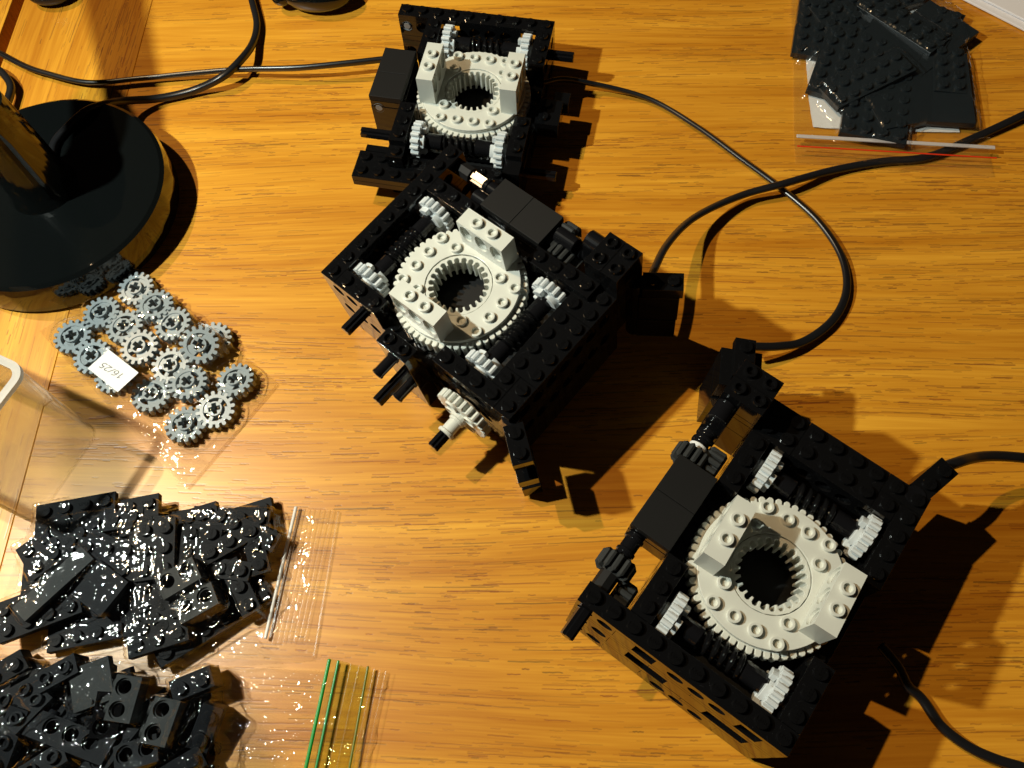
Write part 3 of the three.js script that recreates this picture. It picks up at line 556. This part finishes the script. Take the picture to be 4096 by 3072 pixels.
const NAMES = { p12: 'small_plate', p13: 'small_plate', p14: 'long_plate', p22: 'square_plate', p23: 'plate', p24: 'plate', b12: 'small_brick', b11: 'small_brick', t14: 'tile', t22: 'tile', h12: 'holed_brick', h14: 'holed_beam', p26: 'long_plate', p46: 'wide_plate' };
const geoCache = {};
function loose(kind, x, y, z, a, tiltX, tiltZ, list, label, group, mat = M.bagBlack, side = false) {
  const g = (geoCache[kind] ??= looseBrick(KIND[kind])), m = shade(new THREE.Mesh(g, mat)); m.name = numbered(NAMES[kind]);
  m.position.set(x, y, z); const q = new THREE.Quaternion().setFromEuler(new THREE.Euler(tiltX, 0, tiltZ)); m.quaternion.setFromAxisAngle(new THREE.Vector3(0, 1, 0), a).multiply(q); if (side) m.quaternion.multiply(new THREE.Quaternion().setFromAxisAngle(new THREE.Vector3(1, 0, 0), side === 2 ? Math.PI / 2 : -Math.PI / 2));
  scene.add(m); tag(m, label, KIND[kind].h > 1 ? 'brick' : 'plate', group);
  const k = KIND[kind], th = side ? k.w * U / 2 : k.h * 0.0016 + 0.0017; list.push({ x, z, a, l: k.l * U / 2 + 0.0002, w: (side ? 0.0048 : k.w * U / 2) + 0.0002, top: y + th + Math.abs(tiltZ) * k.l * U * 0.35 });
  return m;
}
const bagFilm = film(0.055), bagMilky = film(0.2, [0.96, 0.97, 0.98]), backFilm = film(0.3, [0.97, 0.97, 0.96], { specularIntensity: 0.15 });

// bag with plates, upper one at the lower left
{
  const list = [], G = 'black bricks and plates in the upper zip bag', same = 'black plate or brick lying among many others in the upper zip bag';
  const P = [['p13', -0.1357, 0.006, -0.1098, 0.2], ['p14', -0.1187, 0.006, -0.1085, -0.15], ['p13', -0.1097, 0.007, -0.1016, -0.5], ['p13', -0.1179, 0.008, -0.0975, 0.5], ['p12', -0.1075, 0.006, -0.0921, -1.3], ['p13', -0.121, 0.007, -0.0876, -0.2], ['p22', -0.1299, 0.0085, -0.0979, 1.45], ['t22', -0.1508, 0.0085, -0.1036, -0.1], ['p23', -0.1461, 0.0115, -0.0965, 1.62], ['p24', -0.1626, 0.010, -0.0945, -0.15], ['p24', -0.1771, 0.0075, -0.1016, -0.5], ['p14', -0.1694, 0.0075, -0.1107, 0.05], ['p23', -0.1909, 0.007, -0.1032, 0.6], ['t22', -0.1660, 0.0120, -0.0830, 0.9], ['p24', -0.1463, 0.008, -0.0786, -1.5], ['p24', -0.1911, 0.009, -0.0780, 0.3], ['p13', -0.1135, 0.006, -0.0798, -1.1], ['p23', -0.1434, 0.009, -0.066, 0.2], ['p22', -0.1555, 0.008, -0.1125, 0.1], ['p24', -0.183, 0.006, -0.115, 0.12], ['p26', -0.165, 0.004, -0.072, 0.1], ['p26', -0.125, 0.003, -0.0700, 0.5], ['p46', -0.150, 0.0028, -0.098, 0.1], ['p46', -0.178, 0.0028, -0.088, 0.05], ['p26', -0.125, 0.0025, -0.104, 0.2], ['p26', -0.132, 0.0025, -0.084, -0.3]];
  for (const [k, x, y, z, a] of P) loose(k, x, y, z, a, rr(-0.1, 0.1), rr(-0.1, 0.1), list, same, G);
  loose('t14', -0.1838, 0.0135, -0.0862, 0.78, 0.08, -0.06, list, 'thin black tile shining pale at the left of the upper zip bag', undefined, M.soot);
  loose('h12', -0.1345, 0.0125, -0.0836, 0.46, 0.06, 0.05, list, 'greyish two-hole brick, upper of the pair under the folded film', undefined, M.soot, true);
  loose('h12', -0.1270, 0.0115, -0.0733, 0.42, -0.05, 0.06, list, 'greyish two-hole brick, lower of the pair under the folded film', undefined, M.soot, true);
  const bag = thing('zip_bag', 'clear zip bag with a white zip strip holding black plates at the lower left', 'bag');
  const cs = [[-0.2040, -0.1252], [-0.0757, -0.1090], [-0.0852, -0.0500], [-0.2180, -0.0560]];
  drape('film', cs, 230, 130, field(list), { seed: 21, amp: 0.0016, freq: 75, sharp: 2.4, amp2: 0.0004, relax: 22, sag: 0.99 }, bagFilm, bag);
  sheet('back_film', cs, 0.0004, backFilm, bag);
  const zip = new THREE.MeshPhysicalMaterial({ color: 0xe8e6e0, roughness: 0.35, transmission: 0.35, thickness: 0 });
  strip('zip_strip', [-0.0935, -0.1124], [-0.1042, -0.0600], 0.0014, 0.0016, 0.0013, zip, bag); strip('zip_strip', [-0.0918, -0.1122], [-0.1025, -0.0600], 0.0008, 0.0016, 0.0009, bagMilky, bag);
  for (let i = 0; i < 7; i++) { const d = 0.0025 + i * 0.0021; strip('rib', [-0.0935 + d, -0.1121 + d * 0.12], [-0.1042 + d, -0.058], 0.00022, 0.0012, 0.0004, bagMilky, bag); }
  strip('seam', [-0.0762, -0.1090], [-0.0855, -0.0520], 0.0006, 0.0010, 0.0005, bagMilky, bag);
}
// bag with the green zip
{
  const list = [], G = 'black bricks in the green zip bag', same = 'black brick lying among others in the green zip bag';
  loose('t22', -0.1639, 0.0135, -0.0473, 0.25, 0.05, 0.1, list, 'square greyish tile left of the holed bricks in the green zip bag', undefined, M.soot);
  loose('h12', -0.1510, 0.0125, -0.0412, 1.35, 0.05, 0.05, list, 'greyish two-hole brick beside the square tile in the green zip bag', undefined, M.soot, true);
  loose('h12', -0.1368, 0.0125, -0.0319, 1.3, 0.05, -0.05, list, 'greyish two-hole brick furthest right in the green zip bag', undefined, M.soot, true);
  loose('h12', -0.1577, 0.0110, -0.0365, 1.45, 0.2, 0.1, list, 'darker two-hole brick between the square tile and the crumpled film', undefined, M.black, true);
  const P = [['h14', -0.1841, 0.010, -0.0489, 0.4], ['h12', -0.1866, 0.011, -0.0393, 0.9], ['h14', -0.1703, 0.011, -0.0290, -0.4], ['b12', -0.1275, 0.008, -0.0450, 0.3], ['b12', -0.1230, 0.006, -0.0300, 1.2], ['h12', -0.1452, 0.010, -0.0220, 0.2], ['h14', -0.1583, 0.009, -0.0200, 1.0], ['h12', -0.1774, 0.011, -0.0210, 0.5], ['h14', -0.1940, 0.009, -0.0273, 1.2], ['b12', -0.1305, 0.007, -0.0160, 0.5], ['p24', -0.1742, 0.006, -0.0440, 0.2], ['p24', -0.15, 0.004, -0.03, 0.6], ['p24', -0.199, 0.006, -0.045, 1.0], ['b12', -0.2, 0.008, -0.056, 0.5], ['p46', -0.17, 0.003, -0.032, 0.3], ['p46', -0.142, 0.003, -0.024, 0.1]];
  for (const [k, x, y, z, a] of P) loose(k, x, y, z, a, rr(-0.25, 0.25), rr(-0.25, 0.25), list, same, G, M.bagBlack, KIND[k].holes ? (rnd() < 0.6) : false);
  const bag = thing('zip_bag', 'crumpled clear zip bag with green zip strip holding black holed bricks', 'bag');
  const cs = [[-0.2230, -0.0640], [-0.0566, -0.0436], [-0.0668, -0.0040], [-0.2120, -0.0060]];
  drape('film', cs, 250, 120, field(list), { seed: 63, amp: 0.0048, freq: 62, sharp: 2.6, amp2: 0.0011, relax: 16, sag: 0.985 }, film(0.06), bag);
  sheet('back_film', cs, 0.0005, backFilm, bag);
  drape('folded_flap', [[-0.1290, -0.0975], [-0.1180, -0.0650], [-0.1010, -0.0520], [-0.1700, -0.0520]], 70, 70, () => 0, { edge: 0.0150, seed: 88, amp: 0.004, freq: 60, relax: 0, wobble: 0.0012, sharp: 2, shape: (x, z, h, s, t) => h - 0.006 * t * s }, film(0.07, [0.97, 0.98, 0.98]), bag);
  const green = new THREE.MeshPhysicalMaterial({ color: 0x12a23e, roughness: 0.3, transmission: 0.3, thickness: 0 }), green2 = new THREE.MeshPhysicalMaterial({ color: 0x46b968, roughness: 0.3, transmission: 0.5, thickness: 0 }), olive = new THREE.MeshPhysicalMaterial({ color: 0x8f9a2c, roughness: 0.3, transmission: 0.6, thickness: 0 });
  strip('zip_strip', [-0.0786, -0.0501], [-0.0886, -0.0050], 0.0014, 0.0036, 0.0012, green, bag);
  strip('zip_strip', [-0.0752, -0.0493], [-0.0848, -0.0050], 0.0010, 0.0036, 0.0010, green2, bag);
  sheet('zip_band', [[-0.0786, -0.0501], [-0.0630, -0.0458], [-0.0712, -0.0040], [-0.0886, -0.0050]], 0.0032, film(0.1, [0.86, 0.9, 0.55]), bag);
  strip('zip_strip', [-0.0640, -0.0462], [-0.0724, -0.0050], 0.0009, 0.0036, 0.0008, olive, bag);
  for (const d of [0.0082, 0.0112, 0.0170, 0.0192, 0.0214]) strip('rib', [-0.0786 + d, -0.0499 + d * 0.27], [-0.0886 + d, -0.0050], 0.00028, 0.0038, 0.0004, bagMilky, bag);
}
// bag with the red line, upper right
{
  const list = [], G = 'black parts in the red-line zip bag', same = 'black plate among the overlapping parts in the red-line zip bag';
  const paper = new THREE.MeshStandardMaterial({ color: 0xdcdad4, roughness: 0.9, side: THREE.DoubleSide });
  const P = [['p46', 0.196, 0.0035, -0.295, 1.2], ['p46', 0.2145, 0.0040, -0.296, 0.15], ['p46', 0.2285, 0.0036, -0.302, 1.35], ['p46', 0.188, 0.0038, -0.322, 1.1], ['p46', 0.184, 0.0036, -0.352, 1.25], ['p46', 0.2075, 0.0042, -0.325, 0.9], ['p46', 0.203, 0.0036, -0.36, 0.3], ['p26', 0.222, 0.0055, -0.346, -0.95], ['p46', 0.231, 0.0040, -0.335, 0.6], ['p26', 0.194, 0.0060, -0.309, 0.4], ['p24', 0.237, 0.0042, -0.312, 1.3], ['p24', 0.225, 0.0038, -0.366, 0.3], ['p24', 0.241, 0.0040, -0.341, 0.9]];
  const blk = plastic(0.012, 0.017, 0.02, 0.3);
  P.forEach(([k, x, y, z, a], i) => { const flip = i === 1 || i === 2 || i === 5 || i === 8; const m = loose(k, x, y, z, a, rr(-0.05, 0.05), rr(-0.05, 0.05), list, i === 7 ? 'narrow black plate lying diagonally on top in the red-line zip bag' : same, i === 7 ? undefined : G, blk); if (flip) m.rotateX(Math.PI); });
  const s = sheet('paper_sheet', [[0.1785, -0.392], [0.2445, -0.384], [0.2330, -0.2750], [0.1622, -0.2868]], 0.0009, paper, scene); tag(s, 'white paper lying under the black parts in the red-line zip bag', 'paper');
  const bag = thing('zip_bag', 'clear zip bag with a red line holding black parts at the upper right', 'bag');
  const cs = [[0.1790, -0.4100], [0.2610, -0.4000], [0.2415, -0.2464], [0.1487, -0.2661]];
  const fl = film(0.16, [0.97, 0.98, 1.0]);
  drape('film', cs, 130, 170, (x, z) => Math.max(field(list)(x, z), Math.abs(z + 0.2608 + (x - 0.21) * 0.12) < 0.003 ? 0.0045 : 0), { seed: 133, amp: 0.0012, freq: 90, sharp: 2.2, amp2: 0.0005, relax: 14, sag: 0.985, gap: 0.0003 }, fl, bag);
  sheet('back_film', cs, 0.0005, backFilm, bag);
  const wh = new THREE.MeshPhysicalMaterial({ color: 0xdedad8, roughness: 0.4, transmission: 0.4, thickness: 0 }), red = new THREE.MeshPhysicalMaterial({ color: 0xe0330f, roughness: 0.45 });
  strip('zip_strip', [0.1513, -0.2788], [0.2440, -0.2606], 0.0021, 0.0046, 0.0008, wh, bag); strip('red_line', [0.1500, -0.2722], [0.2425, -0.2540], 0.0007, 0.0052, 0.0005, red, bag);
}
// ---------------------------------------------------------------- clear plastic box at the left edge
{
  const b = thing('plastic_box', 'clear plastic storage box with rounded corners at the left edge', 'box');
  b.position.set(-0.181, 0, -0.1565); b.rotation.y = Math.atan2(0.49, -0.87) ; // local x runs away to the left along the far wall
  const LX = 0.13, LZ = 0.047, hgt = 0.06, r = 0.006, t = 0.0015;
  const rect = (x0, z0, x1, z1, rad) => { const s = new THREE.Shape(); s.moveTo(x0 + rad, z0); s.lineTo(x1 - rad, z0); s.absarc(x1 - rad, z0 + rad, rad, -Math.PI / 2, 0, false); s.lineTo(x1, z1 - rad); s.absarc(x1 - rad, z1 - rad, rad, 0, Math.PI / 2, false); s.lineTo(x0 + rad, z1); s.absarc(x0 + rad, z1 - rad, rad, Math.PI / 2, Math.PI, false); s.lineTo(x0, z0 + rad); s.absarc(x0 + rad, z0 + rad, rad, Math.PI, Math.PI * 1.5, false); return s; };
  const clear = film(0.07, [0.90, 0.91, 0.91]), rimM = new THREE.MeshPhysicalMaterial({ color: 0xd8dad8, roughness: 0.25, transmission: 0.55, thickness: 0 });
  const sgn = -1; const mk = (x0, z0, x1, z1, rad, hole, h, y) => { const s = rect(x0, z0, x1, z1, rad); if (hole) s.holes.push(new THREE.Path(rect(x0 + hole, z0 + hole, x1 - hole, z1 - hole, rad - hole).getPoints(8).reverse())); const g = new THREE.ExtrudeGeometry(s, { depth: h, bevelEnabled: false, curveSegments: 8 }); g.rotateX(Math.PI / 2); g.translate(0, y + h, 0); return g; };
  void sgn;
  part('wall', mk(0, -LZ, LX, 0, r, t, hgt - 0.003, 0.0015), clear, b); part('rim', mk(-0.0008, -LZ - 0.0008, LX + 0.0008, 0.0008, r + 0.0008, t + 0.0016, 0.0022, hgt - 0.002), rimM, b); part('bottom', mk(0.0002, -LZ + 0.0002, LX - 0.0002, -0.0002, r, 0, 0.0012, 0.0003), clear, b);
}

// ---------------------------------------------------------------- things cut by the top edge
{
  const p = thing('paper_packet', 'white paper edge at the top right corner', 'paper');
  const w = new THREE.MeshStandardMaterial({ color: 0xe4e2e6, roughness: 0.8 });
  const a = new THREE.Vector3(0.2602, 0, -0.3671), d = new THREE.Vector3(0.0261, 0, 0.0284).normalize();
  const g = new RoundedBoxGeometry(0.16, 0.0012, 0.12, 1, 0.0003); g.translate(0.04, 0.0012, -0.06); const m = part('sheet', g, w, p); const g2 = new RoundedBoxGeometry(0.16, 0.0012, 0.12, 1, 0.0003); g2.translate(0.04, 0.0028, -0.0645); part('sheet', g2, w, p); void m;
  p.position.copy(a); p.rotation.y = -Math.atan2(d.z, d.x);
  const k = thing('black_plug', 'rounded black plastic object at the top edge above the lamp cord', 'plug'); k.position.set(-0.0885, 0.009, -0.4075); k.rotation.y = -0.2;
  const e = new THREE.SphereGeometry(1, 40, 28); e.scale(0.021, 0.010, 0.0125); part('body', e, M.lamp, k); const e2 = new THREE.SphereGeometry(1, 30, 20); e2.scale(0.006, 0.005, 0.006); e2.translate(-0.019, -0.001, 0.004); part('knob', e2, M.lamp, k);
  const k2 = thing('black_adapter', 'small dark rounded object at the top left corner', 'plug'); k2.position.set(-0.2418, 0.006, -0.4300); const e3 = new THREE.SphereGeometry(1, 30, 20); e3.scale(0.013, 0.006, 0.0085); part('body', e3, M.rubber, k2); part('collar', lathe([[0.004, -0.002], [0.006, 0], [0.004, 0.006], [0.0001, 0.006]], 20), M.rubber, k2);
}

renderer.render(scene, camera);
